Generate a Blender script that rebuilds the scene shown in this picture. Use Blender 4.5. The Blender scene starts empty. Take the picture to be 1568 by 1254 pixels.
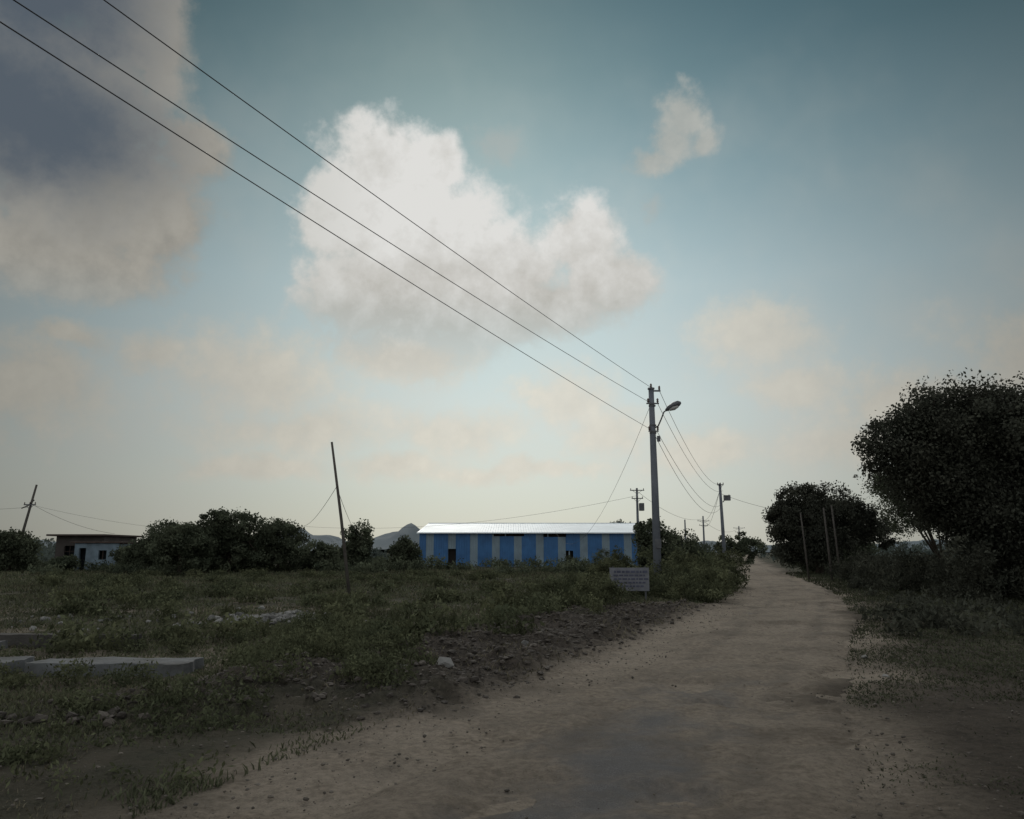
import bpy, math, random
import numpy as np
from mathutils import Matrix, Vector
rng=np.random.default_rng(7); random.seed(7)
scene=bpy.context.scene
COL=scene.collection

# ---------------------------------------------------------------- noise
def _h(xi,yi,s):
    v=np.sin(xi*127.1+yi*311.7+s*74.7)*43758.5453
    return v-np.floor(v)
def vn(x,y,s=0):
    x=np.asarray(x,float);y=np.asarray(y,float)
    xi=np.floor(x);yi=np.floor(y);fx=x-xi;fy=y-yi
    fx=fx*fx*(3-2*fx);fy=fy*fy*(3-2*fy)
    a=_h(xi,yi,s);b=_h(xi+1,yi,s);c=_h(xi,yi+1,s);d=_h(xi+1,yi+1,s)
    return (a*(1-fx)+b*fx)*(1-fy)+(c*(1-fx)+d*fx)*fy
def fbm(x,y,s=0,o=4):
    r=0;a=.5;n=0
    for i in range(o):
        r=r+a*vn(x*2**i+i*13.7,y*2**i+i*5.1,s+i);n+=a;a*=.5
    return r/n
def sst(x,a,b):
    t=np.clip((x-a)/(b-a),0,1);return t*t*(3-2*t)

# ---------------------------------------------------------------- materials
def mat(name,color,rough=.85,var=.35,scale=3.,bump=0.,bscale=20.,metal=0.,attr=None,spec=.25,color2=None,trans=0):
    m=bpy.data.materials.new(name);m.use_nodes=True
    nt=m.node_tree;N=nt.nodes;L=nt.links
    b=N['Principled BSDF'];b.inputs['Roughness'].default_value=rough
    b.inputs['Metallic'].default_value=metal
    b.inputs['Specular IOR Level'].default_value=spec
    tc=N.new('ShaderNodeTexCoord')
    no=N.new('ShaderNodeTexNoise');no.inputs['Scale'].default_value=scale;no.inputs['Detail'].default_value=2 if trans else 5
    L.new(tc.outputs['Object'],no.inputs['Vector'])
    mr=N.new('ShaderNodeMapRange');mr.inputs['From Min'].default_value=.3;mr.inputs['From Max'].default_value=.7
    L.new(no.outputs['Fac'],mr.inputs['Value'])
    mx=N.new('ShaderNodeMix');mx.data_type='RGBA'
    c2=color2 if color2 else tuple(c*(1-var) for c in color)
    mx.inputs['A'].default_value=(*color,1);mx.inputs['B'].default_value=(*c2,1)
    L.new(mr.outputs['Result'],mx.inputs['Factor'])
    out=mx.outputs['Result']
    if attr:
        at=N.new('ShaderNodeAttribute');at.attribute_name=attr
        vm=N.new('ShaderNodeVectorMath');vm.operation='SCALE'
        L.new(out,vm.inputs[0]);L.new(at.outputs['Fac'],vm.inputs['Scale']);out=vm.outputs['Vector']
    if trans:
        N.remove(b)
        d=N.new('ShaderNodeBsdfDiffuse');t=N.new('ShaderNodeBsdfTranslucent');ms=N.new('ShaderNodeMixShader')
        ms.inputs[0].default_value=trans
        L.new(out,d.inputs[0]);L.new(out,t.inputs[0]);L.new(d.outputs[0],ms.inputs[1]);L.new(t.outputs[0],ms.inputs[2])
        L.new(ms.outputs[0],N['Material Output'].inputs[0]);return m
    L.new(out,b.inputs['Base Color'])
    if bump>0:
        n2=N.new('ShaderNodeTexNoise');n2.inputs['Scale'].default_value=bscale;n2.inputs['Detail'].default_value=5
        L.new(tc.outputs['Object'],n2.inputs['Vector'])
        bp=N.new('ShaderNodeBump');bp.inputs['Strength'].default_value=bump;bp.inputs['Distance'].default_value=.05
        L.new(n2.outputs['Fac'],bp.inputs['Height']);L.new(bp.outputs['Normal'],b.inputs['Normal'])
    return m

# ---------------------------------------------------------------- mesh helpers
def np_mesh(name,V,F,material,attrs=None,smooth=False,parent=None):
    V=np.asarray(V,dtype=np.float32);F=np.asarray(F,dtype=np.int32)
    me=bpy.data.meshes.new(name)
    n,k=F.shape
    me.vertices.add(len(V));me.vertices.foreach_set('co',V.ravel())
    me.loops.add(n*k);me.loops.foreach_set('vertex_index',F.ravel())
    me.polygons.add(n);me.polygons.foreach_set('loop_start',np.arange(n,dtype=np.int32)*k)
    me.polygons.foreach_set('use_smooth',np.full(n,smooth))
    me.update(calc_edges=True)
    if attrs:
        for an,av in attrs.items():
            a=me.attributes.new(an,'FLOAT','POINT');a.data.foreach_set('value',np.asarray(av,dtype=np.float32))
    me.materials.append(material)
    ob=bpy.data.objects.new(name,me);COL.objects.link(ob)
    if parent is not None:
        ob.parent=parent;ob.matrix_parent_inverse=Matrix.Translation(-parent.location)
    return ob
def empty(name,loc):
    e=bpy.data.objects.new(name,None);e.location=loc;COL.objects.link(e);return e

class MB:
    def __init__(s): s.v=[];s.f=[]
    def box(s,c,size,rz=0.,rx=0.,ry=0.):
        M=Matrix.Translation(c)@Matrix.Rotation(rz,4,'Z')@Matrix.Rotation(ry,4,'Y')@Matrix.Rotation(rx,4,'X')
        b=len(s.v);hx,hy,hz=[q/2 for q in size]
        for z in(-hz,hz):
            for x,y in((-hx,-hy),(hx,-hy),(hx,hy),(-hx,hy)): s.v.append(tuple(M@Vector((x,y,z))))
        s.f+= [tuple(b+i for i in q) for q in((3,2,1,0),(4,5,6,7),(0,1,5,4),(1,2,6,5),(2,3,7,6),(3,0,4,7))]
        return s
    def tube(s,pts,rad,seg=8):
        pts=[Vector(p) for p in pts];b=len(s.v);n=len(pts)
        for i,p in enumerate(pts):
            t=(pts[min(i+1,n-1)]-pts[max(i-1,0)]).normalized()
            a=Vector((0,0,1)) if abs(t.z)<.9 else Vector((1,0,0))
            u=t.cross(a).normalized();w=t.cross(u)
            r=rad[i] if hasattr(rad,'__len__') else rad
            for k in range(seg):
                an=2*math.pi*k/seg
                s.v.append(tuple(p+u*math.cos(an)*r+w*math.sin(an)*r))
        for i in range(n-1):
            for k in range(seg):
                s.f.append((b+i*seg+k,b+i*seg+(k+1)%seg,b+(i+1)*seg+(k+1)%seg,b+(i+1)*seg+k))
        s.f.append(tuple(b+k for k in range(seg))[::-1]);s.f.append(tuple(b+(n-1)*seg+k for k in range(seg)))
        return s
    def quad(s,*p):
        b=len(s.v);s.v+=[tuple(q) for q in p];s.f.append(tuple(range(b,b+len(p))));return s
    def obj(s,name,material,parent=None,bevel=0,smooth=False):
        me=bpy.data.meshes.new(name);me.from_pydata(s.v,[],s.f);me.update()
        me.materials.append(material)
        if smooth:
            me.polygons.foreach_set('use_smooth',[True]*len(me.polygons))
        ob=bpy.data.objects.new(name,me);COL.objects.link(ob)
        if bevel:
            bm=ob.modifiers.new('b','BEVEL');bm.width=bevel;bm.segments=2
        if parent is not None:
            ob.parent=parent;ob.matrix_parent_inverse=Matrix.Translation(-parent.location)
        return ob

# ---------------------------------------------------------------- road centre line
_tab=np.array([(-60,-23),(-40,-15),(0,-1.4),(5,.4),(9,2.05),(13.5,4.0),(20.5,7.1),(30,10.8),(38,13.2),(45,15.1),(56,18),(76,23.5),(130,39),(200,60),(400,122),(4000,1220)],float)
_Y=np.arange(-60,420,.25);_X=np.interp(_Y,_tab[:,0],_tab[:,1])
_k=np.exp(-.5*(np.arange(-20,21)*.25/1.8)**2);_k/=_k.sum()
_Xs=np.convolve(np.pad(_X,20,mode='edge'),_k,'valid');_Xs[:24]=_X[:24];_Xs[-24:]=_X[-24:]
def cx(y): return np.where(np.asarray(y)<415,np.interp(y,_Y,_Xs),np.interp(y,_tab[:,0],_tab[:,1]))
def lat(x,y):
    sl=(cx(y+.5)-cx(y-.5));return (x-cx(y))/np.sqrt(1+sl*sl)
def base(x,y):
    s=np.abs(lat(x,y));w=sst(s,2.5,9)
    r=w*(fbm(x/9,y/9,3,3)-.5)*.35
    r=r-w*.06
    r=r+.10*(fbm(x/4,y/4,31,3)-.5)
    m=(1-sst(x,-5.2,-3.2))*sst(y,8.6,10.4)*(1-sst(y,15.2,17))
    r=r*(1-m*.7)-.16*m
    return r
def rubmask(x,y):
    s=lat(x,y)
    return sst(-s,1.8,2.8)*(1-sst(-s,5.0,7.4))*sst(y,7.0,9.5)*(1-sst(y,21,27))
def ground_z(x,y):
    s=lat(x,y)
    b=base(x,y);rb=rubmask(x,y)
    off=sst(np.abs(s),1.2,2.2)
    rough=(fbm(x*1.7,y*1.7,9,4)-.5)*(.07+.34*rb)+(fbm(x*7,y*7,19,2)-.5)*(.03+.13*rb)
    return b+rough*off-.05*(1-off)+.15*rb*rb

# ---------------------------------------------------------------- ground
def graded(a,b,step,g,far):
    c=list(np.arange(a,b,step));st=step;x=c[-1]
    up=[]
    while x<far: st*=g;x+=st;up.append(x)
    return c,up
c,up=graded(-10,12,.08,1.04,3000);dn=[];x=-10;st=.08
while x>-3000: st*=1.04;x-=st;dn.append(x)
xs=np.array(dn[::-1]+c+up)
c,up=graded(3,28,.08,1.03,3500)
ys=np.array(list(np.arange(-40,3,.7))+c+up)
GX,GY=np.meshgrid(xs,ys);gx=GX.ravel();gy=GY.ravel()
gz=ground_z(gx,gy)
nx=len(xs);ny=len(ys)
ii=(np.arange(ny-1)[:,None]*nx+np.arange(nx-1)[None,:]).ravel()
F=np.stack([ii,ii+1,ii+nx+1,ii+nx],1)
s=lat(gx,gy)
nA=fbm(gx/2.2,gy/2.2,41,4)-.5
nB=fbm(gx/1.1,gy/1.1,141,4)
green=sst(-s+nA*5,3.8,6.0)*(.45+.55*sst(gy,10,19))*(.55+.45*sst(nB,.4,.55))
green=np.maximum(green,sst(-s+nA*2.5,2.0,3.2)*sst(gy,22,28))
green=np.maximum(green,sst(s+nA*4,2.6,5.5)*.8*sst(gy,9,16))
green=np.maximum(green,sst(s+nA*2,1.8,3.2)*sst(gy,15,24))
green=np.maximum(green,.7*sst(-s+nA*3,2.4,3.6)*sst(gy,3,5)*(1-sst(gy,8.5,10.5)))
rb=rubmask(gx,gy)
right=sst(s+nA*3.0,1.1,2.9)  # right-hand earth; its dark colour also stands in for tree shade and vignette
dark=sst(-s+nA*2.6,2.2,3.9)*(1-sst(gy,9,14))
def fac_tools(N,L,tc):
    def noise(sc,d=6,r=.6):
        n=N.new('ShaderNodeTexNoise');n.inputs['Scale'].default_value=sc;n.inputs['Detail'].default_value=d;n.inputs['Roughness'].default_value=r
        L.new(tc.outputs['Object'],n.inputs['Vector']);return n.outputs['Fac']
    def rng_(v,a,b_,c_=0,d_=1):
        r=N.new('ShaderNodeMapRange');L.new(v,r.inputs['Value'])
        for k,q in zip(('From Min','From Max','To Min','To Max'),(a,b_,c_,d_)): r.inputs[k].default_value=q
        return r.outputs['Result']
    def mix(f,a,b_):
        x=N.new('ShaderNodeMix');x.data_type='RGBA';L.new(f,x.inputs['Factor'])
        for k,q in(('A',a),('B',b_)):
            if isinstance(q,tuple): x.inputs[k].default_value=(*q,1)
            else: L.new(q,x.inputs[k])
        return x.outputs['Result']
    def math_(op,a,b_):
        x=N.new('ShaderNodeMath');x.operation=op
        for i,q in enumerate((a,b_)):
            if isinstance(q,(int,float)): x.inputs[i].default_value=q
            else: L.new(q,x.inputs[i])
        return x.outputs[0]
    def at(n):
        a=N.new('ShaderNodeAttribute');a.attribute_name=n;return a.outputs['Fac']
    def sand():
        fine=rng_(noise(14),.35,.65);mid=rng_(noise(1.6),.35,.65);vf=rng_(noise(60,3),.3,.7)
        d=mix(fine,(.31,.262,.208),(.165,.138,.108))
        d=mix(math_('MULTIPLY',mid,vf),d,(.38,.33,.27))
        blot=rng_(noise(.8,7,.7),.49,.64)
        return mix(math_('MULTIPLY',blot,.65),d,(.115,.098,.079)),fine,mid,vf
    return noise,rng_,mix,math_,at,sand
def ground_mat():
    m=bpy.data.materials.new('ground');m.use_nodes=True;nt=m.node_tree;N=nt.nodes;L=nt.links
    b=N['Principled BSDF'];b.inputs['Roughness'].default_value=.95;b.inputs['Specular IOR Level'].default_value=.1
    tc=N.new('ShaderNodeTexCoord')
    noise,rng_,mix,math_,at,sand=fac_tools(N,L,tc)
    dirt,fine,mid,vf=sand()
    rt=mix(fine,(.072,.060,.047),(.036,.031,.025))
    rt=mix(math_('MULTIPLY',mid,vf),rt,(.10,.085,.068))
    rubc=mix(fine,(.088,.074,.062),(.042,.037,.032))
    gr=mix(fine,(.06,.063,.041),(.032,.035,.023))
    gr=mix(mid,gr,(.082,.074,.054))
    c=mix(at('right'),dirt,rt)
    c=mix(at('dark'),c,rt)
    c=mix(at('rubble'),c,rubc)
    c=mix(at('green'),c,gr)
    L.new(c,b.inputs['Base Color'])
    bp=N.new('ShaderNodeBump');bp.inputs['Strength'].default_value=1.;bp.inputs['Distance'].default_value=.06
    L.new(noise(20,7,.72),bp.inputs['Height']);L.new(bp.outputs['Normal'],b.inputs['Normal'])
    return m
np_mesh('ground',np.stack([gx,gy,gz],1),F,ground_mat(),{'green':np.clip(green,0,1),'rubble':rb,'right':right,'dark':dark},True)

# ---------------------------------------------------------------- road
def road_mat():
    m=bpy.data.materials.new('dirt_road');m.use_nodes=True;nt=m.node_tree;N=nt.nodes;L=nt.links
    b=N['Principled BSDF'];b.inputs['Roughness'].default_value=.95;b.inputs['Specular IOR Level'].default_value=.1
    tc=N.new('ShaderNodeTexCoord')
    noise,rng_,mix,math_,at,sand=fac_tools(N,L,tc)
    d,fine,mid,vf=sand()
    n1=noise(.9,8,.7)
    w=rng_(math_('ADD',at('worn'),math_('MULTIPLY',math_('SUBTRACT',n1,.5),2.2)),.3,.85)
    n2=noise(7,6,.7)
    asp=mix(rng_(noise(110,2),.3,.7),(.26,.252,.245),(.11,.108,.108))
    asp=mix(rng_(n2,.4,.65),asp,(.165,.158,.15))
    c=mix(w,d,asp)
    c=mix(math_('MULTIPLY',at('rut'),.45),c,(.13,.115,.098))
    c=mix(math_('MULTIPLY',at('verge'),.85),c,(.07,.058,.046))
    L.new(c,b.inputs['Base Color'])
    bp=N.new('ShaderNodeBump');bp.inputs['Strength'].default_value=1.;bp.inputs['Distance'].default_value=.05
    L.new(noise(32,9,.8),bp.inputs['Height']);L.new(bp.outputs['Normal'],b.inputs['Normal'])
    return m
ry=np.array(list(np.arange(-38,2,.5))+list(np.arange(2,30,.06))+list(np.geomspace(30,900,260)))
lt=np.linspace(-2.6,2.6,96)
RY,LT=np.meshgrid(ry,lt,indexing='ij')
sl=(cx(RY+.5)-cx(RY-.5));nn=np.sqrt(1+sl*sl)
RX=cx(RY)+LT/nn;RYY=RY-LT*sl/nn
edge=1.75+(fbm(RYY*.45,RX*.45+LT*.2,51,5)-.5)*1.9
edge=edge-.35*sst(RYY,26,45)
rz=base(RX,RYY)+.012-.16*sst(np.abs(LT),edge-.7,edge+.75)+(fbm(RX*3,RYY*3,61,3)-.5)*.055+(fbm(RX*9,RYY*9,63,2)-.5)*.028
rz-=.06*sst(fbm(RX*.9,RYY*.9,71,3),.58,.72)
rutn=fbm(RX*2.5,RYY*2.5,81,3)
wob=.3*(fbm(RYY/5,RYY*0,2,2)-.5)
rut=np.exp(-((np.abs(LT+wob)-.78)/.17)**2)*sst(rutn,.3,.6)+.6*np.exp(-((np.abs(LT+.4+wob*1.5)-.7)/.08)**2)*sst(rutn,.4,.6)
rz=rz-.03*rut
worn=np.clip(.8-np.abs(LT+.1)/1.7,0,1)*(1-.9*sst(RY,7,13))+.1*rut
a,b_=RY.shape
ii=(np.arange(a-1)[:,None]*b_+np.arange(b_-1)[None,:]).ravel()
vg=sst(LT+(fbm(RX/1.5,RYY/1.5,43,5)-.5)*3.0,1.0,2.3)
np_mesh('road',np.stack([RX.ravel(),RYY.ravel(),rz.ravel()],1),np.stack([ii,ii+1,ii+b_+1,ii+b_],1),road_mat(),{'worn':worn.ravel(),'verge':vg.ravel(),'rut':np.clip(rut,0,1).ravel()},True)

# ---------------------------------------------------------------- stones
_t=(1+5**.5)/2
ICO=np.array([(-1,_t,0),(1,_t,0),(-1,-_t,0),(1,-_t,0),(0,-1,_t),(0,1,_t),(0,-1,-_t),(0,1,-_t),(_t,0,-1),(_t,0,1),(-_t,0,-1),(-_t,0,1)])/1.9
ICF=np.array([(0,11,5),(0,5,1),(0,1,7),(0,7,10),(0,10,11),(1,5,9),(5,11,4),(11,10,2),(10,7,6),(7,1,8),(3,9,4),(3,4,2),(3,2,6),(3,6,8),(3,8,9),(4,9,5),(2,4,11),(6,2,10),(8,6,7),(9,8,1)])
def stones(name,x,y,size,material,flat=.6,parent=None,zoff=0):
    n=len(x);z=ground_z(x,y)+size*.1+zoff
    V=ICO[None]*(1+rng.uniform(-.3,.3,(n,12,1)))
    sc=rng.uniform(.6,1.3,(n,1,3));sc[:,:,2]*=flat
    an=rng.uniform(0,6.28,n);V=V*sc*size[:,None,None]
    X=V[:,:,0]*np.cos(an)[:,None]-V[:,:,1]*np.sin(an)[:,None];Y=V[:,:,0]*np.sin(an)[:,None]+V[:,:,1]*np.cos(an)[:,None]
    V=np.stack([X+x[:,None],Y+y[:,None],V[:,:,2]+z[:,None]],2)
    F=(ICF[None]+(np.arange(n)*12)[:,None,None]).reshape(-1,3)
    sh=np.repeat(rng.uniform(.6,1.4,n),12)
    return np_mesh(name,V.reshape(-1,3),F,material,{'shade':sh},False,parent)
M_clod=mat('earth_clods',(.078,.067,.057),attr='shade',bump=.5)
M_peb=mat('gravel',(.12,.105,.088),attr='shade',bump=.3)
M_rock=mat('pale_rock',(.19,.187,.178),attr='shade',bump=.6,bscale=12)
n=24000;yy=rng.uniform(7,27,n);ss=-rng.uniform(1.6,7.4,n);xx=cx(yy)+ss*1.08
k=rubmask(xx,yy)>rng.uniform(0,1,n)**.7;xx=xx[k];yy=yy[k]
stones('earth_rubble',xx,yy,.010+.055*rng.random(len(xx))**4.5,M_clod)
n=20000;yy=3.5+32*rng.random(n)**1.5;xx=cx(yy)+rng.normal(0,1,n)*3.0
e=np.abs(lat(xx,yy));k=(e>1.1)|(rng.random(n)<.25);xx=xx[k];yy=yy[k]
stones('gravel',xx,yy,.004+.016*rng.random(len(xx))**4,M_peb,zoff=.02)
n=220;a=rng.normal(0,1,(n,2))
stones('rubble_heap',-5.9+a[:,0]*.7,20+a[:,1]*.5,.04+.12*rng.random(n)**2,M_rock,zoff=.04)
n=110;a=rng.normal(0,1,(n,2))
stones('rubble_heap',-9.4+a[:,0]*2.6,19.5+a[:,1]*1.6,.03+.08*rng.random(n)**2,M_rock,zoff=.02)
n=70
stones('stone_row',rng.uniform(-6.5,-3.7,n),7.9+rng.normal(0,.11,n),.03+.06*rng.random(n),M_clod,zoff=.02)
px=[-.85,-1.35,3.3,2.75,4.9,5.5,5.1,6.15,.2,-2.5];py=[10.3,10.0,19.5,19.2,10.6,12.6,7.6,20.6,13,13.2]
stones('boulder',np.array(px),np.array(py),np.array([.12,.06,.15,.1,.05,.07,.05,.1,.08,.08]),M_rock,.8)

# ---------------------------------------------------------------- foliage
def leaves(name,C,N,size,material,shade,aspect=.6,up=0.,parent=None):
    n=len(C)
    u=rng.normal(0,1,(n,3));u[:,2]+=up;u/=np.linalg.norm(u,axis=1)[:,None]
    w=rng.normal(0,1,(n,3));w-=u*(w*u).sum(1)[:,None];w/=np.linalg.norm(w,axis=1)[:,None]
    sz=(size*rng.uniform(.6,1.4,n))[:,None]
    a=u*sz*.5;b=w*sz*.5*aspect
    V=np.stack([C-a,C-b*1.0,C+a,C+b*1.0],1).reshape(-1,3)
    F=np.arange(n*4).reshape(-1,4)
    return np_mesh(name,V,F,material,{'shade':np.repeat(shade,4)},False,parent)
def crown_pts(blobs,nclump,nleaf,cr,fill=.5):
    blobs=np.array(blobs,float);vol=(blobs[:,3]*blobs[:,4]*blobs[:,5])**.75;p=vol/vol.sum()
    idx=rng.choice(len(blobs),nclump,p=p)
    d=rng.normal(0,1,(nclump,3));d/=np.linalg.norm(d,axis=1)[:,None]
    r=rng.random(nclump)**(1/3*fill)
    r*=rng.uniform(.88,1.05,nclump)
    cc=blobs[idx,:3]+d*r[:,None]*blobs[idx,3:]
    crr=cr*rng.uniform(.5,1.35,nclump);csh=rng.uniform(.5,1.5,nclump)
    li=rng.integers(0,nclump,nleaf)
    q=rng.normal(0,1,(nleaf,3));q[:,2]*=.7
    ql=np.linalg.norm(q,axis=1);q*=(np.minimum(ql,1.9)/ql)[:,None]
    P=cc[li]+q*crr[li][:,None]*.5
    return P,csh[li]*rng.uniform(.75,1.25,nleaf),cc
TR=.3
M_leaf=mat('tree_foliage',(.10,.112,.074),attr='shade',scale=.6,color2=(.07,.083,.057),trans=TR)
M_dark=mat('dark_foliage',(.068,.070,.054),attr='shade',scale=.6,color2=(.050,.054,.043),trans=TR)
M_shrub=mat('shrub_foliage',(.112,.118,.068),attr='shade',scale=.8,color2=(.07,.08,.049),trans=TR)
M_grass=mat('grass_blades',(.125,.128,.08),attr='shade',scale=.5,color2=(.08,.09,.057),trans=TR)
M_dry=mat('dry_grass',(.165,.147,.106),attr='shade',scale=.7,color2=(.105,.095,.068),trans=TR)
M_far=mat('distant_foliage',(.115,.135,.12),attr='shade',scale=.2,color2=(.09,.11,.10),trans=TR)  # leaf colour lightened to carry distance haze
M_bark=mat('bark',(.085,.07,.055),rough=.95,bump=.6,bscale=15)
def tree(name,bx,by,blobs,nclump=160,nleaf=16000,cr=.7,ls=.16,tr=.2,m=None,fill=.5,fork=.35):
    z0=float(ground_z(np.array([bx]),np.array([by]))[0])-.05
    e=empty(name,(bx,by,z0))
    P,sh,cc=crown_pts(blobs,nclump,nleaf,cr,fill)
    k=P[:,2]>z0+.05
    leaves('crown',P[k],None,ls,m or M_leaf,sh[k],parent=e)
    mb=MB();top=max(b[2] for b in blobs);fz=z0+(top-z0)*fork
    mb.tube([(bx,by,z0),(bx+.05,by,z0+(fz-z0)*.5),(bx+tr*.4,by,fz)],[tr*1.25,tr,tr*.8])
    for b in blobs:
        mb.tube([(bx+tr*.3,by,fz-.1),((bx+b[0])/2+random.uniform(-.3,.3),(by+b[1])/2,fz+(b[2]-fz)*.6),(b[0],b[1],b[2]+b[5]*.3)],[tr*.6,tr*.35,tr*.1],6)
    for q in cc[::4]:
        b=min(blobs,key=lambda b:(b[0]-q[0])**2+(b[1]-q[1])**2+(b[2]-q[2])**2)
        mb.tube([(b[0],b[1],b[2]-.2*b[5]),tuple((np.array(b[:3])+q)/2+rng.normal(0,.1,3)),tuple(q)],[tr*.18,tr*.1,tr*.04],5)
    mb.obj('trunk_and_limbs',M_bark,e,smooth=True)
    return e
# large spreading tree on the right: broad dome, shelf on the left, skirts down to the hedge
tree('acacia_tree',19.2,28,[(17.0,28,5.85,2.9,3.2,1.95),(19.2,28.2,5.7,2.9,3.0,2.2),(14.6,28,5.55,1.7,2.0,1.15),(13.9,27.8,4.9,1.1,1.4,.8),(15.6,28,6.1,1.6,1.8,1.0),(21.6,28.5,5.2,3.2,3.4,2.4),(17.2,28,3.9,2.5,2.5,1.9),(20.5,28,2.8,3.8,3,2.6),(15.5,28,4.3,1.7,2,1.5),(18.0,27.5,2.4,2.6,2.2,2.0),(19,28,4.6,3,2.6,2),(16.4,28,3.1,1.7,2,1.5)],
     nclump=1700,nleaf=290000,cr=.7,ls=.115,tr=.32,m=M_dark,fill=1.15)
tree('acacia_tree',26,33,[(26,33,5.5,4,4,3),(24,32,3,4,3,2.6),(28.5,34,4.5,3.5,3.5,3)],nclump=240,nleaf=30000,cr=.9,ls=.24,tr=.3,m=M_dark,fill=.9)
tree('neem_tree',21.4,55,[(20.6,55,4.3,2.3,2.3,1.85),(22.6,55.5,4.2,2.0,2.2,2.0),(19.1,54.5,3.7,1.3,1.4,1.4),(21.3,55,2.6,3.0,2.4,1.6),(24.6,56,3.6,1.6,1.8,1.6),(26.6,57,3.1,1.8,1.6,1.4),(20.5,54.5,1.6,2.4,1.8,1.3)],
     nclump=560,nleaf=76000,cr=.6,ls=.16,tr=.25,m=M_dark,fill=1.)
tree('thorn_tree',22.9,42,[(20.8,42,5.0,1.5,1.2,.5),(22,42,4.3,1.7,1.2,.7),(23.3,42,3.6,1.4,1.2,.8),(19.9,41.5,5.4,.8,.8,.35),(21.6,42,3.1,1.4,1,.6),(20.9,42,3.9,1.3,1,.6)],
     nclump=210,nleaf=14000,cr=.5,ls=.12,tr=.12,m=M_leaf,fill=.9,fork=.2)
def T(name,x,by,top,w,**k):
    r=w/2
    k['ls']=k.get('ls',.17)*1.1;k['nleaf']=int(k['nleaf']*1.35);k['fill']=.8
    bl=[(x+random.uniform(-.15,.15)*w,by,top*.64,r*.7,r*.7,top*.34),(x-.45*r,by+.3,top*.5,r*.6,r*.6,top*random.uniform(.22,.34)),(x+.5*r,by-.3,top*.52,r*.55,r*.6,top*random.uniform(.2,.34)),(x,by,top*.28,r*.95,r*.7,top*.27),(x+random.uniform(-.8,.8)*r,by,top*.75,r*.28,r*.3,top*.17)]
    return tree(name,x,by,bl,**k)
T('field_tree',-21.6,60,5.1,6.0,nclump=200,nleaf=20000,cr=.6,tr=.18)
T('field_tree',-26.3,61,4.1,5.0,nclump=140,nleaf=13000,cr=.6,tr=.15)
T('field_tree',-18.4,62,4.2,4.6,nclump=130,nleaf=12000,cr=.55,tr=.15)
T('field_tree',-23.6,56,3.6,4.2,nclump=130,nleaf=12000,cr=.55,ls=.16,tr=.15)
T('field_tree',-15.9,64,2.3,3.2,nclump=80,nleaf=6000,cr=.45,tr=.12)
T('field_tree',-13.3,67,4.1,2.8,nclump=110,nleaf=10000,cr=.5,tr=.14)
T('field_tree',-9.2,68,3.0,2.5,nclump=90,nleaf=7000,cr=.45,ls=.16,tr=.12)
T('field_tree',-40.2,63,3.4,4.2,nclump=150,nleaf=11000,cr=.6,ls=.18,tr=.15)
T('field_tree',-45,64,4.2,7,nclump=120,nleaf=12000,cr=.6,ls=.18,tr=.15)
T('field_tree',-30.4,64,2.8,3.8,nclump=90,nleaf=8000,cr=.5,ls=.18,tr=.13)
T('field_tree',-35.2,62,1.2,2.2,nclump=60,nleaf=4000,cr=.4,ls=.16,tr=.08)
T('field_tree',9.6,52,3.9,2.6,nclump=110,nleaf=10000,cr=.5,ls=.15,tr=.12)
T('field_tree',15.5,112,6.1,6,nclump=80,nleaf=6000,cr=.7,ls=.28,tr=.2)
T('field_tree',12.9,60,3.0,4.0,nclump=90,nleaf=7000,cr=.5,ls=.15,tr=.1)
T('field_tree',29,100,4.0,6,nclump=60,nleaf=5000,cr=.6,ls=.25,tr=.15)
T('field_tree',24,62,2.4,4.6,nclump=90,nleaf=7000,cr=.45,ls=.17,tr=.1)
T('field_tree',27.5,66,3.6,5.6,nclump=110,nleaf=9000,cr=.5,ls=.18,tr=.1)
# distant belt of trees
nb=420;az=np.radians(rng.uniform(-48,48,nb));dd=rng.uniform(95,210,nb)
azd=np.degrees(az)
ok=~((azd>-9)&(azd<11)&(dd<125));az=az[ok];dd=dd[ok];azd=azd[ok]
bx=np.sin(az)*dd;by=np.cos(az)*dd;hh=rng.uniform(1.5,3.4,len(az))*(1+.25*(dd>150))
low=(azd>-19)&(azd<-5);hh[low]=np.minimum(hh[low],1.7)
ok=(np.abs(lat(bx,by))>5);bx,by,hh=bx[ok],by[ok],hh[ok]
bl=np.stack([bx,by,hh*.45,hh*1.2,hh*1.0,hh*.55],1)
P,sh,_=crown_pts(bl,2600,60000,.9,.8);k=P[:,2]>-.1
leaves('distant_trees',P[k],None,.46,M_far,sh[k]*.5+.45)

def shrubs(name,items,nleaf,ls,m,cr=.22,nclump=None,up=.6,aspect=.42):
    bl=[]
    for(x,y,w,h) in items:
        z=float(ground_z(np.array([x]),np.array([y]))[0])
        bl.append((x,y,z+h*.42,w/2,w/2,h*.5))
    P,sh,cc=crown_pts(bl,nclump or 24*len(bl),nleaf,cr,.9)
    g=ground_z(P[:,0],P[:,1]);k=P[:,2]>g
    return leaves(name,P[k],None,ls,m,sh[k],aspect=aspect,up=up)
R=lambda a,b:random.uniform(a,b)
it=[]
for i in range(54):
    y=R(19.0,34);sx=-R(2.4,6.8);x=float(cx(y))+sx*1.06
    it.append((x,y,R(.8,1.8),R(.45,1.05)*(1 if y<26 else 1.25)))
it+=[(5.0,29.6,1.8,1.3),(6.4,30,1.7,1.4),(7.4,31.5,1.8,1.5),(2.4,24.4,2.0,1.1),(1.6,23.6,1.8,1.15),(.8,23,1.8,1.0),(.3,24.5,2,.9),(5.2,27.5,1.0,.7),(3.4,25.6,1.2,.5)]
it=[q for q in it if not(2.4<q[0]<5.2 and 19<q[1]<28.2 and q[3]>.55 and q[0]>2.5)]
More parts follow.
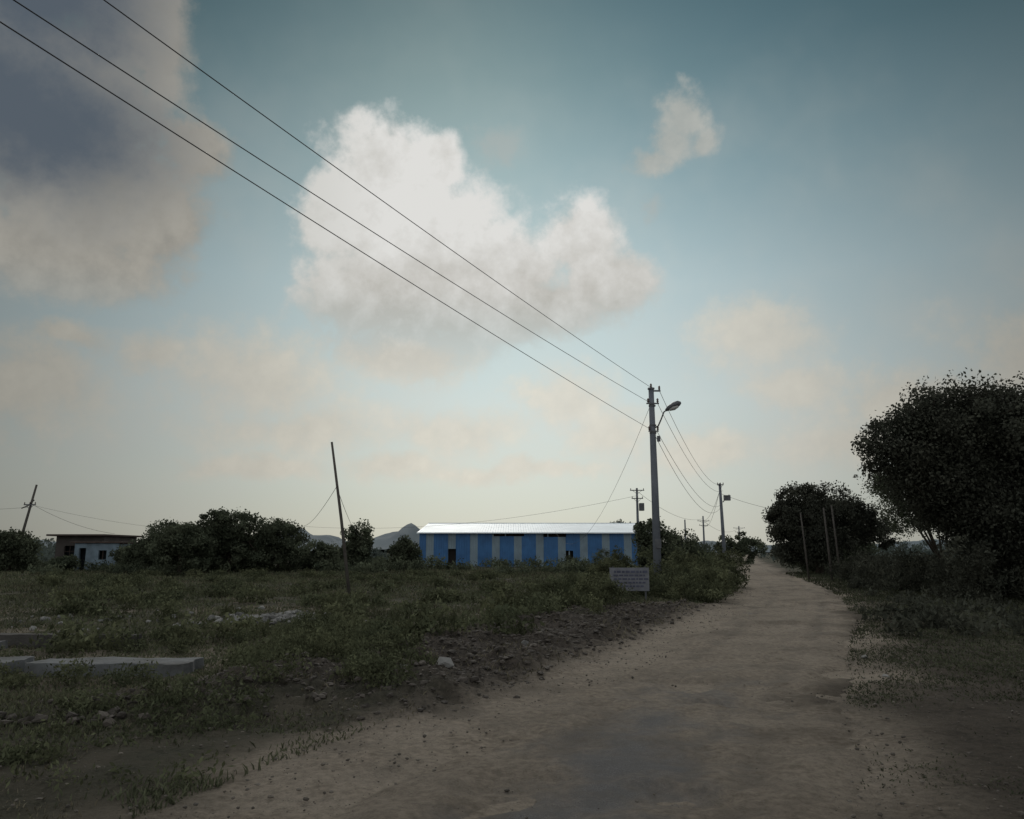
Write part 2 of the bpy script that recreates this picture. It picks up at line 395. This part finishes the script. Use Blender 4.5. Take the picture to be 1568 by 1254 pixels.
it+=[(R(4.6,8.6),R(48,60),R(1.4,2.4),R(1.2,2.3)) for i in range(9)]
shrubs('roadside_shrubs',it,80000,.09,M_shrub,cr=.25)
it=[]
for i in range(30):
    y=R(34,75);sx=-R(2.2,7);it.append((float(cx(y))+sx,y,R(1.5,3),R(1.0,2.1)))
shrubs('roadside_shrubs',it,26000,.16,M_shrub,cr=.35)
it=[]
for i in range(26):
    y=R(36,70);sx=R(2.5,9);it.append((float(cx(y))+sx,y,R(1.5,3),R(.9,1.9)))
for i in range(54):
    x=R(15.2,28);it.append((x,R(23.5,33)+(x-16)*.1,R(1.6,2.8),R(1.1,2.4)))
for i in range(80):
    y=R(15,36);it.append((float(cx(y))+R(2.6,9),y,R(.6,1.6),R(.15,.55)))
shrubs('hedge_bushes',it,125000,.13,M_dark,cr=.32)
it=[]
for i in range(50):
    y=R(9.0,17);x=R(-3.8,-1.1)-(y-9)*.10;it.append((x,y,R(.4,1.0),R(.2,.5)))
for i in range(30):
    y=R(5.6,9.0);x=R(-4.6,-1.9);it.append((x,y,R(.3,.7),R(.04,.14)))
for i in range(22):
    y=R(10.6,17);it.append((R(-12,-4.6),y if not 11.2<y<12.8 else 11.0,R(.4,.9),R(.15,.35)))
shrubs('weed_clumps',it,64000,.05,M_shrub,cr=.14)
it=[]
for i in range(130):
    y=R(14,56);x=R(-.62,-.02)*y+1;it.append((x,y,R(.6,1.8),R(.2,.6)))
shrubs('field_scrub',it,52000,.12,M_shrub,cr=.25)
it=[]
for i in range(60):
    y=R(56,84);x=R(-.62,.16)*y
    h=R(.7,1.4)
    if -.62<x/y<-.44: h=R(.5,.9)
    it.append((x,y,R(2,4),h))
shrubs('field_bushes',it,28000,.24,M_leaf,cr=.5)

def grass(name,x,y,h,wd,m,lean=.35):
    n=len(x);z=ground_z(x,y)-.01
    an=rng.uniform(0,6.28,n);ca,sa=np.cos(an),np.sin(an)
    ld=rng.uniform(0,6.28,n);l=h*rng.random(n)*lean*2
    B=np.stack([x,y,z],1)
    S=np.stack([ca*wd,sa*wd,np.zeros(n)],1)*.5
    Mi=B+np.stack([np.cos(ld)*l*.3,np.sin(ld)*l*.3,h*.6],1)
    Tp=B+np.stack([np.cos(ld)*l,np.sin(ld)*l,h],1)
    V=np.stack([B-S,B+S,Mi+S*.8,Tp,Mi-S*.8],1).reshape(-1,3)
    F=np.arange(n*5).reshape(-1,5)
    return np_mesh(name,V,F,m,{'shade':np.repeat(rng.uniform(.5,1.4,n)*(0.6+.8*fbm(x/3,y/3,77,3)),5)})
def scatter(n,y0,y1,a0,a1,cond):
    y=np.exp(rng.uniform(np.log(y0),np.log(y1),n));x=rng.uniform(a0,a1,n)*(y+3)
    k=cond(x,y);return x[k],y[k]
SL=lambda x,y:(x<-4.8)&(y>11.6)&(y<12.55)
def cg(x,y):
    s=lat(x,y);nz=fbm(x/1.6,y/1.6,88,4)+rng.normal(0,.05,len(x))
    return (-s>2.6)&(nz>.47-.13*sst(y,10,20))&(rubmask(x,y)<.45*nz*2)&~SL(x,y)
x,y=scatter(240000,3.4,75,-.95,.35,cg)
grass('field_grass',x,y,(.03+.0022*y)*rng.uniform(.5,1.6,len(x))*(.5+fbm(x/2,y/2,99,3)),.007+.0012*y,M_grass,.6)
x,y=scatter(90000,3.4,75,-.95,.35,lambda x,y:(lat(x,y)<-2.3)&(fbm(x/1.2,y/1.2,12,3)+rng.normal(0,.05,len(x))>.50)&~SL(x,y))
grass('dry_grass',x,y,(.02+.0022*y)*rng.uniform(.5,1.6,len(x)),.006+.0011*y,M_dry,.6)
x,y=scatter(280000,3.4,60,.15,1.0,lambda x,y:(lat(x,y)>1.5)&(fbm(x/1.3,y/1.3,15,4)+rng.normal(0,.10,len(x))>.45+.19*(1-sst(lat(x,y),1.6,4.5))-.18*sst(y,10,19)))
grass('verge_grass',x,y,(.010+.0024*y)*rng.uniform(.4,1.5,len(x)),.005+.0012*y,mat('verge_grass',(.088,.092,.06),attr='shade',trans=.3,color2=(.056,.063,.042)),.9)

# ---------------------------------------------------------------- hills
hx=np.linspace(-1500,1500,600);hy=np.linspace(820,1250,40)
HX,HY=np.meshgrid(hx,hy)
H=np.zeros_like(HX)
for(c,h,w) in((-122,29,26),(-146,22,38),(-232,20,30),(-262,26,26),(-300,18,40),(-190,14,40),(-420,12,70),(-620,16,110),(240,13,40),(300,9,60),(520,14,120),(-60,8,50),(60,7,90)):
    H=np.maximum(H,h*np.exp(-((HX-c)/w)**2))+ .12*h*np.exp(-((HX-c)/w)**2)
H*=np.exp(-((HY-960)/110)**2);H+=(fbm(HX/18,HY/18,5,4)-.5)*9*np.clip(H/12,0,1)-1.0
a,b_=HX.shape;ii=(np.arange(a-1)[:,None]*b_+np.arange(b_-1)[None,:]).ravel()
np_mesh('hills',np.stack([HX.ravel(),HY.ravel(),H.ravel()],1),np.stack([ii,ii+1,ii+b_+1,ii+b_],1),mat('hills',(.115,.148,.17),scale=.02,color2=(.095,.122,.14)),smooth=True)  # bluish base colour stands in for atmospheric haze

# ---------------------------------------------------------------- blue shed
M_blue=mat('blue_sheet',(.04,.145,.34),rough=.5,scale=.8,var=.35,spec=.4)
M_grey=mat('translucent_sheet',(.22,.29,.34),rough=.5,scale=.8,var=.3)
M_roof=mat('galvanised_roof',(.80,.87,.91),rough=.45,scale=.35,var=.18,metal=.1)
M_blk=mat('dark_interior',(.03,.025,.022))
M_trim=mat('steel_trim',(.25,.32,.38),rough=.5)
sh=empty('blue_warehouse',(3,90,0))
x0,x1,YF=-10.6,16.4,90.0
EZ=3.72
def corr(xa,xb,z0,z1,y):
    mb=MB();n=max(2,int(round((xb-xa)/.14)));w=(xb-xa)/n
    pts=[(xa+i*w,y-(.035 if i%2 else 0)) for i in range(n+1)]
    for(p,q) in zip(pts[:-1],pts[1:]): mb.quad((p[0],p[1],z0),(q[0],q[1],z0),(q[0],q[1],z1),(p[0],p[1],z1))
    return mb
per=2.52;sw=.88
segs=[];xg=x0+.75;cur=x0
while cur<x1-.01:
    if xg>cur: segs.append((cur,min(xg,x1),'b'));cur=min(xg,x1)
    if cur<x1: segs.append((cur,min(cur+sw,x1),'g'));cur=min(cur+sw,x1);xg=cur+per-sw
openings=[(-7.3,-6.4,0,1.9),(6.15,7.0,0,1.7)]
for(a,b,t) in segs:
    cuts=[a,b]
    for o in openings:
        for e in o[:2]:
            if a<e<b: cuts.append(e)
    for e in(-2.1,1.4,3.6,6.2):
        if a<e<b: cuts.append(e)
    cuts.sort()
    for p,q in zip(cuts[:-1],cuts[1:]):
        mid=(p+q)/2;z0=-.1;z1=EZ-.05
        for o in openings:
            if o[0]<=mid<=o[1]: z0=o[3]
        if -2.1<mid<1.4: z1=3.32
        if 3.6<mid<6.2: z1=3.24
        corr(p,q,z0,z1,YF).obj('wall_sheet_blue' if t=='b' else 'wall_sheet_light',M_blue if t=='b' else M_grey,sh)
MB().box(((x0+x1)/2,YF+.5,1.8),(x1-x0-.3,.05,3.7)).obj('interior_shade',M_blk,sh)
mb=MB()
for i in range(12):
    xx=x0+.1+i*(x1-x0-.2)/11;mb.box((xx,YF+.12,1.85),(.12,.14,3.8))
mb.box(((x0+x1)/2,YF+.12,3.69),(x1-x0,.1,.08)).obj('frame',M_trim,sh)
MB().box((x0,YF+12,1.9),(.06,23.9,3.6)).box((x1,YF+12,1.9),(.06,23.9,3.6)).box(((x0+x1)/2,YF+24,1.9),(x1-x0,.06,3.6)).obj('side_and_rear_walls',M_blue,sh)
MB().quad((x0,YF,3.7),(x0,YF+24,3.7),(x0,YF+12,5.1)).quad((x1,YF,3.7),(x1,YF+24,3.7),(x1,YF+12,5.1)).obj('gables',M_blue,sh)
def roof(ya,za,yb,zb,nm):
    mb=MB();n=int((x1-x0+.6)/.3);w=(x1-x0+.6)/n
    for i in range(n):
        xa=x0-.3+i*w
        for(k0,k1,d0,d1) in((0,.8,0,0),(.8,.9,0,.02),(.9,1,.02,0)):
            mb.quad((xa+k0*w,ya,za+d0),(xa+k1*w,ya,za+d1),(xa+k1*w,yb,zb+d1),(xa+k0*w,yb,zb+d0))
    mb.obj(nm,M_roof,sh)
roof(YF-.45,3.72,YF+12,5.22,'roof_front');roof(YF+12,5.22,YF+24.45,3.72,'roof_rear')
MB().box(((x0+x1)/2,YF+12,5.24),(x1-x0+.62,.5,.06)).box(((x0+x1)/2,YF-.47,3.69),(x1-x0+.62,.04,.12)).obj('ridge_cap_and_gutter',M_roof,sh)

# ---------------------------------------------------------------- far house on the left
M_wall=mat('painted_wall',(.20,.26,.31),bump=.2,scale=1.5,var=.4)
M_brn=mat('brown_wall',(.09,.078,.072),bump=.2,scale=1.5,var=.3)
M_slab=mat('roof_slab',(.085,.062,.054));M_win=mat('window_dark',(.02,.025,.03),rough=.3)
hs=empty('flat_roofed_house',(-37,70,0))
def wall_open(mb,xa,xb,z0,z1,y,th,ops):
    xsn=sorted({xa,xb,*[o[0] for o in ops],*[o[1] for o in ops]})
    for p,q in zip(xsn[:-1],xsn[1:]):
        o=[o for o in ops if o[0]<=(p+q)/2<=o[1]]
        if not o: mb.box(((p+q)/2,y,(z0+z1)/2),(q-p,th,z1-z0))
        else:
            o=o[0]
            if o[2]>z0: mb.box(((p+q)/2,y,(z0+o[2])/2),(q-p,th,o[2]-z0))
            mb.box(((p+q)/2,y,(o[3]+z1)/2),(q-p,th,z1-o[3]))
mb=MB();wall_open(mb,-40.6,-36.4,0,2.95,70,.2,[(-39.8,-38.9,1.1,2.1),(-38.2,-37.3,0,2.1)])
mb.box((-40.5,73,1.47),(.2,5.8,2.94)).box((-36.5,73,1.47),(.2,5.8,2.94)).box((-38.5,76,1.47),(4.2,.2,2.94)).obj('main_walls',M_brn,hs)
mb=MB();wall_open(mb,-38.0,-34.2,0,2.3,68.4,.2,[(-35.9,-35.2,.9,1.7),(-37.6,-37.0,0,1.9)])
mb.box((-34.3,70.5,1.12),(.2,4.0,2.24)).box((-37.9,69.2,1.12),(.2,1.4,2.24)).obj('side_room_walls',M_wall,hs)
MB().box((-38.6,72.9,3.03),(5.2,7.2,.16)).box((-36.1,69.0,2.38),(4.4,1.7,.14)).box((-35.3,71.6,2.38),(2.4,3.5,.14)).obj('roof_slabs',M_slab,hs,bevel=.02)
MB().box((-38.5,70.5,1.4),(3.8,.04,2.6)).box((-36.1,69.0,1.1),(3.4,.04,2.1)).obj('openings',M_win,hs)
MB().box((-39.35,70,1.6),(.05,.06,1.0)).box((-39.35,70,1.6),(.9,.05,.05)).box((-35.55,68.4,1.3),(.05,.06,.8)).obj('window_bars',M_slab,hs)

# ---------------------------------------------------------------- unfinished foundation
M_conc=mat('weathered_concrete',(.15,.158,.165),bump=.9,bscale=7,scale=1.6,color2=(.07,.07,.066))
fd=empty('concrete_foundation',(-8,12,0))
def slab(name,xa,xb,ya,yb,zt,dep,m,sd):
    nxs=int((xb-xa)/.06);nys=max(5,int((yb-ya)/.06))
    X,Y=np.meshgrid(np.linspace(0,1,nxs),np.linspace(0,1,nys))
    wx=(fbm(Y*7,Y*0+sd,sd,3)-.5)*.16;wy=(fbm(X*(xb-xa)*2.6,X*0+sd,sd+5,4)-.5)*.16
    PX=xa+X*(xb-xa)+wx*(X*2-1);PY=ya+Y*(yb-ya)+wy*(Y*2-1)
    ed=np.minimum(np.minimum(X,1-X)*(xb-xa),np.minimum(Y,1-Y)*(yb-ya))
    Z=zt+(fbm(PX*2,PY*2,sd+9,4)-.5)*.07-.03*(1-sst(ed,0,.09))-dep*(ed<.001)
    a,b_=X.shape;ii=(np.arange(a-1)[:,None]*b_+np.arange(b_-1)[None,:]).ravel()
    np_mesh(name,np.stack([PX.ravel(),PY.ravel(),Z.ravel()],1),np.stack([ii,ii+1,ii+b_+1,ii+b_],1),m,parent=fd)
slab('front_slab',-13.5,-7.3,11.7,12.5,.01,.4,M_conc,1)
slab('front_slab_broken',-7.12,-4.7,11.65,12.45,.0,.4,M_conc,4)
slab('rear_beam',-14,-7.2,15.3,15.7,.02,.4,mat('dark_concrete',(.07,.065,.06),bump=.5),8)
slab('cross_beam',-9.8,-9.4,12.6,15.2,-.04,.4,M_conc,12)

# ---------------------------------------------------------------- poles
M_pole=mat('concrete_pole',(.16,.175,.20),bump=.3,scale=1.2,var=.3)
M_steel=mat('galvanised_steel',(.13,.135,.145),rough=.5,metal=.3)
M_por=mat('porcelain_insulator',(.12,.08,.07),rough=.3)
M_wood=mat('wooden_pole',(.10,.09,.08),bump=.4)
def ins(mb,p):
    mb.tube([p,(p[0],p[1],p[2]+.05),(p[0],p[1],p[2]+.09),(p[0],p[1],p[2]+.12),(p[0],p[1],p[2]+.18)],[.02,.05,.03,.05,.02],8)
mp=empty('utility_pole',(5.62,30.5,0))
X0,Y0=5.62,30.5
MB().tube([(X0,Y0,-.3),(X0,Y0,4),(X0-.02,Y0,8.05)],[.165,.14,.105],10).obj('shaft',M_pole,mp,smooth=True)
mb=MB().tube([(X0-.02,Y0,8.02),(X0-.02,Y0,8.08)],[.14,.14],10)
for z in(7.35,6.55,6.25): mb.tube([(X0,Y0,z-.03),(X0,Y0,z+.03)],[.14,.14],10)
mb.box((X0+.12,Y0-.05,7.95),(.45,.06,.06)).box((X0,Y0-.13,7.42),(.5,.05,.05)).box((X0,Y0-.13,6.3),(.4,.05,.05))
mb.box((X0+.2,Y0-.1,6.0),(.12,.1,.22)).box((X0+.03,Y0-.15,1.9),(.22,.12,.35)).obj('clamps_and_brackets',M_steel,mp)
mb=MB()
for p in((X0-.18,Y0-.13,7.45),(X0+.2,Y0-.13,7.45),(X0-.16,Y0-.13,6.33),(X0+.17,Y0-.13,6.33),(X0-.02,Y0,8.08),(X0+.3,Y0-.05,7.98)): ins(mb,p)
mb.obj('insulators',M_por,mp,smooth=True)
MB().tube([(X0+.08,Y0-.05,6.45),(X0+.18,Y0-.2,6.5),(X0+.28,Y0-.35,6.75),(X0+.36,Y0-.5,7.0),(X0+.52,Y0-.65,7.12)],.028,8).obj('lamp_arm',M_steel,mp,smooth=True)
MB().tube([(X0+.42,Y0-.62,7.05),(X0+.52,Y0-.7,7.12),(X0+.72,Y0-.85,7.22),(X0+.86,Y0-.95,7.27),(X0+.93,Y0-1.0,7.28)],[.05,.10,.13,.11,.05],10).obj('lamp_head',M_steel,mp,smooth=True)
MB().tube([(X0+.55,Y0-.74,7.06),(X0+.7,Y0-.86,7.11),(X0+.84,Y0-.95,7.17)],[.06,.1,.06],8).obj('lamp_glass',mat('lamp_glass',(.5,.5,.48),rough=.2),mp,smooth=True)
def pole(x,y,h,r=.12,lean=(0,0),arms=(),m=M_pole,name='utility_pole'):
    e=empty(name,(x,y,0));tx,ty=x+lean[0],y+lean[1]
    MB().tube([(x,y,-.3),((x+tx)/2,(y+ty)/2,h/2),(tx,ty,h)],[r*1.2,r,r*.75],8).obj('shaft',m,e,smooth=True)
    if arms:
        mb=MB();mi=MB()
        for(dz,w) in arms:
            f=(h-dz)/h;ax,ay=x+lean[0]*f,y+lean[1]*f-r-.03
            mb.box((ax,ay,h-dz),(w,.07,.09))
            for q in(-.45,.0,.45): ins(mi,(ax+q*w,ay,h-dz+.04))
            mb.tube([(ax-.35*w,ay,h-dz),(ax,ay,h-dz-.4)],.02,5).tube([(ax+.35*w,ay,h-dz),(ax,ay,h-dz-.4)],.02,5)
        mb.obj('crossarms',M_steel,e);mi.obj('insulators',M_por,e)
    return e
pole(-11.1,-5.9,8.2,.13,arms=((.15,.8),))
e=pole(20.0,74,8.0,.16,lean=(-.15,0),arms=((.15,.6),))
MB().box((20.4,73.7,6.6),(.6,.3,.5)).tube([(20,73.8,6.2),(20.6,73.6,6.9)],.05,6).obj('switch_box',M_steel,e)
e=pole(13.2,82,8.2,.14,arms=((.25,1.5),(1.1,1.2)))
MB().box((13.6,81.7,6.2),(.5,.5,.8)).obj('transformer',M_steel,e,bevel=.04)
pole(35,143,8,.17,arms=((.9,2.2),(1.7,1.6)))
pole(27,122,6.5,.14)
pole(58,200,8,.2,arms=((.5,3),(1.5,2.2)))
e=pole(-41.8,66,7.2,.11,lean=(1.3,0),arms=((1.7,1.0),),m=M_wood)
MB().tube([(-41.5,65.9,5.2),(-41.0,65.9,5.4),(-40.5,65.9,5.9)],.05,6).obj('pole_bracket',M_wood,e)
pole(-5.25,26,5.25,.05,lean=(-.86,0),m=M_wood,name='leaning_wooden_pole')
pole(16.9,45,3.8,.05,lean=(-.25,0),m=M_wood,name='fence_pole')
pole(17.6,43.5,4.0,.06,lean=(-.2,0),m=M_wood,name='fence_pole')
pole(18.5,44.5,4.2,.055,lean=(-.24,0),m=M_wood,name='fence_pole')

# ---------------------------------------------------------------- wires
cu=bpy.data.curves.new('power_lines','CURVE');cu.dimensions='3D';cu.bevel_depth=.0085;cu.bevel_resolution=1
def wire(a,b,sag,r=1.,n=28):
    sp=cu.splines.new('POLY');sp.points.add(n)
    for i in range(n+1):
        t=i/n;sp.points[i].co=(a[0]+(b[0]-a[0])*t,a[1]+(b[1]-a[1])*t,a[2]+(b[2]-a[2])*t-4*sag*t*(1-t),1);sp.points[i].radius=r
wire((X0-.02,Y0,8.1),(-11.1,-5.9,8.15),.25,.9)
wire((X0-.18,Y0-.13,7.5),(-11.3,-5.9,7.6),.28,.9)
wire((X0-.16,Y0-.13,6.4),(-11.1,-5.9,7.45),.2,.9)
wire((X0-.1,Y0,7.3),(4.9,89.6,4.0),3.2,.9)
P2=(19.9,73.9)
wire((X0+.3,Y0,8.0),(*P2,7.9),1.1,1.2);wire((X0+.2,Y0,7.5),(P2[0]+.2,P2[1],7.3),1.2,1.2)
wire((X0+.17,Y0,6.3),(*P2,6.0),1.2,1.2);wire((X0+.1,Y0,6.1),(P2[0]-.1,P2[1],5.7),1.5,1.2)
wire((13.2,82,7.4),(-34,110,5.5),1.8,1.5);wire((13.2,82,7.9),(35,143,7.5),1.2,2)
wire((*P2,7.6),(35,143,7.3),1.0,2);wire((*P2,7.0),(17.6+9,64,4.5),.5,1.6)
wire((*P2,7.8),(35,143,6.4),1.6,2);wire((35,143,7.2),(58,200,7.5),1.5,2.6)
wire((-5.85,25.9,3.75),(-16.5,62,3.6),.3,1.1);wire((-5.85,25.9,3.7),(-11.5,60,2.7),.4,1.1)
wire((-40.8,66,5.6),(-36.5,72,3.2),.4,1.4);wire((-40.8,66,5.3),(-60,60,5.6),.6,1.2);wire((-40.8,66,5.5),(-22,80,3.8),1.0,1.0)
wl=bpy.data.objects.new('power_lines',cu);COL.objects.link(wl);cu.materials.append(mat('wire',(.04,.04,.042),rough=.6))

# ---------------------------------------------------------------- sign board
sg=empty('sign_board',(4.0,27,0))
MB().box((4.0,26.97,.66),(1.34,.03,.76)).obj('panel',mat('faded_sign_paint',(.20,.205,.23),scale=5,var=.3),sg,bevel=.005)
mb=MB()
for r_,z in enumerate((.92,.80,.68,.56,.44)):
    xx=3.42+R(0,.08)
    while xx<4.5:
        w=R(.05,.17);mb.box((xx+w/2,26.945,z),(w,.008,.055 if r_ else .075));xx+=w+.035
mb.obj('lettering',mat('sign_lettering',(.10,.105,.15)),sg)
MB().box((3.45,27.01,.44),(.05,.05,1.3)).box((4.55,27.01,.44),(.05,.05,1.3)).box((4.0,27.01,1.04),(1.36,.04,.04)).box((4.0,27.01,.29),(1.36,.04,.03)).obj('posts',M_steel,sg)

# ---------------------------------------------------------------- sky
SUN_EL,SUN_AZ=math.radians(32),math.radians(-6)
wd=bpy.data.worlds.new('World');scene.world=wd;wd.use_nodes=True
try:
    wd.cycles.sampling_method='MANUAL';wd.cycles.sample_map_resolution=256
except Exception: pass
nt=wd.node_tree;N=nt.nodes;L=nt.links;N.clear()
def inp(node,i,v):
    if v is None:return
    if isinstance(v,bpy.types.NodeSocket): L.new(v,node.inputs[i])
    else: node.inputs[i].default_value=v
def M(op,a,b=None,c=None,clamp=False):
    n=N.new('ShaderNodeMath');n.operation=op;n.use_clamp=clamp;inp(n,0,a);inp(n,1,b);inp(n,2,c);return n.outputs[0]
def VM(op,a,b=None,s=None):
    n=N.new('ShaderNodeVectorMath');n.operation=op;inp(n,0,a);inp(n,1,b)
    if s is not None: inp(n,'Scale',s)
    return n.outputs['Value'] if op=='LENGTH' else n.outputs['Vector']
def SS(v,a,b,lo=0.,hi=1.):
    n=N.new('ShaderNodeMapRange');n.interpolation_type='SMOOTHSTEP';inp(n,'Value',v)
    for k,q in zip(('From Min','From Max','To Min','To Max'),(a,b,lo,hi)): n.inputs[k].default_value=q
    return n.outputs['Result']
def MX(f,a,b,bt='MIX'):
    n=N.new('ShaderNodeMix');n.data_type='RGBA';n.blend_type=bt;inp(n,'Factor',f)
    inp(n,'A',(*a,1) if isinstance(a,tuple) else a);inp(n,'B',(*b,1) if isinstance(b,tuple) else b);return n.outputs['Result']
tc=N.new('ShaderNodeTexCoord');D=VM('NORMALIZE',tc.outputs['Generated'])
sx=N.new('ShaderNodeSeparateXYZ');L.new(D,sx.inputs[0])
azn=M('MULTIPLY',M('ARCTAN2',sx.outputs[0],sx.outputs[1]),57.2958)
eln=M('MULTIPLY',M('ARCSINE',sx.outputs[2]),57.2958)
cb=N.new('ShaderNodeCombineXYZ');L.new(azn,cb.inputs[0]);L.new(eln,cb.inputs[1]);AE=cb.outputs[0]
def NZ(scale,detail=4,rough=.55,col=False):
    n=N.new('ShaderNodeTexNoise');n.inputs['Scale'].default_value=scale;n.inputs['Detail'].default_value=detail;n.inputs['Roughness'].default_value=rough
    L.new(D,n.inputs['Vector']);return n.outputs['Color'] if col else n.outputs['Fac']
nc=VM('SUBTRACT',NZ(8,5,.6,True),(.5,.5,.5))
nc=VM('MULTIPLY',nc,(1,1,0))
def group(blobs,amp,k=.3,g=1.):
    W=VM('ADD',AE,VM('SCALE',nc,s=amp));r=None
    for(a,e,rx,ry_) in blobs:
        l=VM('LENGTH',VM('MULTIPLY',VM('SUBTRACT',W,(a,e,0.)),(1/rx/g,1/ry_/g,0.)))
        r=l if r is None else M('SMOOTH_MIN',r,l,k)
    return M('SUBTRACT',1.,r)
G1=group([(-10,27.0,5.0,4.5),(-5.84,27.8,2.2,2.5),(-13.2,23.7,3.9,4.2),(-6.8,22,8.3,6),(-.7,20.6,5.8,4.2),(5.4,23.1,3.9,3.4),(7.6,19.5,4.4,3.6),(-10.6,18.4,5.8,3.8),(-1.2,17.6,11,3.0),(-6.8,15.0,7.6,2.8)],4.2)
G2=group([(-33.9,27.7,10.2,8.8),(-29.8,22.8,7.6,5.4),(-27.0,33,3.3,4.4),(-24.2,27.1,3.4,2.6),(-31.4,18.6,8.6,3.2),(-26.1,21.8,3.8,3.7),(-33.4,36.2,9.6,6)],4.5)
G2d=group([(-35,26.6,9.6,6.0),(-35,34.3,9.6,6)],6.)
G3=group([(13.4,30.4,2.2,2.2),(12.5,29.2,2.6,1.9),(11.2,28.0,2.6,1.4),(15.0,28.7,1.5,1.2)],2.0)
G3w=group([(-.85,29.0,2.4,1.8),(11.3,24.5,1.2,1.2)],4.5)
G4=group([(18.2,14.8,5.0,2.6),(20.6,11.4,4.4,1.8),(27.5,9.2,6.4,4.0),(34,11.5,5.4,4.8),(24,6.8,7,2.0),(-18.4,12.2,7.4,3.8),(-15.1,9.0,8.6,2.4),(-31.8,10.3,4.6,3.4),(-30.5,13.6,2.8,1.1),(-8,14,6,1.8),(-4.1,8.8,6.4,2.1),(4,10.9,4.2,2.4),(7.1,8.3,4.6,2.5),(-8.4,6.2,5,1.1),(-18.1,6.0,6.0,1.1),(13.6,6.9,5,1.6),(-25.7,13,3.4,1.5),(0,5.6,9,.8)],5.)
fz=M('SUBTRACT',NZ(34,5,.62),.5)
fine=M('MULTIPLY',fz,.9)
n15=NZ(16,5,.6)
nm=M('SUBTRACT',n15,.5)
def alpha(G,a,b,f=1.): return SS(M('ADD',G,M('MULTIPLY',M('ADD',fine,nm),f)),a,b)
rp=N.new('ShaderNodeValToRGB');L.new(M('DIVIDE',eln,60.,clamp=True),rp.inputs[0])
cr=rp.color_ramp;cr.interpolation='LINEAR'
st=[(0,(.54,.54,.49)),(.08,(.585,.61,.57)),(.18,(.56,.63,.625)),(.32,(.43,.545,.575)),(.45,(.245,.365,.405)),(.56,(.125,.225,.262)),(.66,(.062,.14,.175)),(1,(.05,.11,.15))]
cr.elements[0].position=0;cr.elements[0].color=(*st[0][1],1);cr.elements[1].position=1;cr.elements[1].color=(*st[-1][1],1)
for p,c in st[1:-1]:
    e=cr.elements.new(p);e.color=(*c,1)
sky=N.new('ShaderNodeTexSky');sky.sky_type='NISHITA';sky.sun_disc=False;sky.sun_elevation=SUN_EL;sky.sun_rotation=SUN_AZ
sky.air_density=1.2;sky.dust_density=1.0;sky.ozone_density=2
nish=VM('MULTIPLY',VM('SCALE',sky.outputs[0],s=.07),(.85,1.,.9))
skyc=MX(.12,rp.outputs[0],nish)
gd=VM('LENGTH',VM('MULTIPLY',VM('SUBTRACT',AE,(2.,13.,0.)),(1/31.,1/50.,0.)))
g2=M('MULTIPLY',gd,gd)
glow=M('ADD',M('MULTIPLY',M('EXPONENT',M('MULTIPLY',g2,-1.)),.82),SS(M('ABSOLUTE',azn),45,100,.27,.75))
cl4=MX(M('ADD',n15,fz,clamp=True),(.56,.53,.46),(.74,.70,.60))
col=MX(M('MULTIPLY',alpha(G4,-.3,.8,1.3),.85),skyc,cl4)
veil=M('MULTIPLY',SS(NZ(4.5,4,.6),.40,.75),SS(eln,38,8,.08,.5))
col=MX(veil,col,(.62,.62,.57))
col=VM('SCALE',col,s=glow)
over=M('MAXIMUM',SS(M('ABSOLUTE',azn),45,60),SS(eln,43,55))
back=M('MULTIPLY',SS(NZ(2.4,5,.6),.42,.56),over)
col=MX(M('MULTIPLY',back,.9),col,(.74,.74,.74))  # unseen bright clouds overhead and behind the camera, added to light the ground
shade1=M('ADD',SS(eln,13.5,26),M('MULTIPLY',nm,1.6))
shade1=M('ADD',shade1,M('MULTIPLY',fz,1.1),clamp=True)
c1=MX(shade1,(.47,.455,.415),(.73,.725,.70))
c1=MX(M('MULTIPLY',SS(M('ABSOLUTE',M('ADD',azn,2.)),7,15),.4),c1,(.46,.46,.42))
a1=M('MULTIPLY',alpha(G1,-.10,.40,.8),SS(eln,11,20,.1,1.))
col=MX(a1,col,c1)
c3=MX(M('ADD',n15,fz,clamp=True),(.34,.36,.34),(.50,.50,.46))
col=MX(M('MULTIPLY',alpha(G3,-.15,.7,1.5),.85),col,c3)
col=MX(M('MULTIPLY',alpha(G3w,-.2,.9,2.),.5),col,(.42,.44,.42))
c2=MX(M('ADD',n15,fz,clamp=True),(.23,.225,.205),(.42,.40,.35))
c2=MX(alpha(G2d,-.45,.75,.6),c2,(.09,.112,.138))
col=MX(M('MULTIPLY',alpha(G2,-.08,.46,.8),SS(eln,13,19,.2,1.)),col,c2)
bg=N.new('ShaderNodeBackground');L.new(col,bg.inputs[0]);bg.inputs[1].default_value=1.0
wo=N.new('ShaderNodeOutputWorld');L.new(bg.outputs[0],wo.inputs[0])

sun=bpy.data.lights.new('sun','SUN');sun.energy=.8;sun.angle=math.radians(14);sun.color=(1,.95,.87)
so=bpy.data.objects.new('sun',sun);COL.objects.link(so)
dv=Vector((math.sin(SUN_AZ)*math.cos(SUN_EL),math.cos(SUN_AZ)*math.cos(SUN_EL),math.sin(SUN_EL)))
so.rotation_euler=dv.to_track_quat('Z','Y').to_euler();so.location=(0,0,40)

cam=bpy.data.cameras.new('camera');cam.lens=27.2;cam.sensor_width=36;cam.clip_end=6000;cam.clip_start=.05
co=bpy.data.objects.new('camera',cam);COL.objects.link(co);co.location=(0,0,1.6);co.rotation_euler=(math.radians(100.4),0,0)
scene.camera=co
scene.view_settings.view_transform='Standard';scene.view_settings.look='None';scene.view_settings.exposure=0
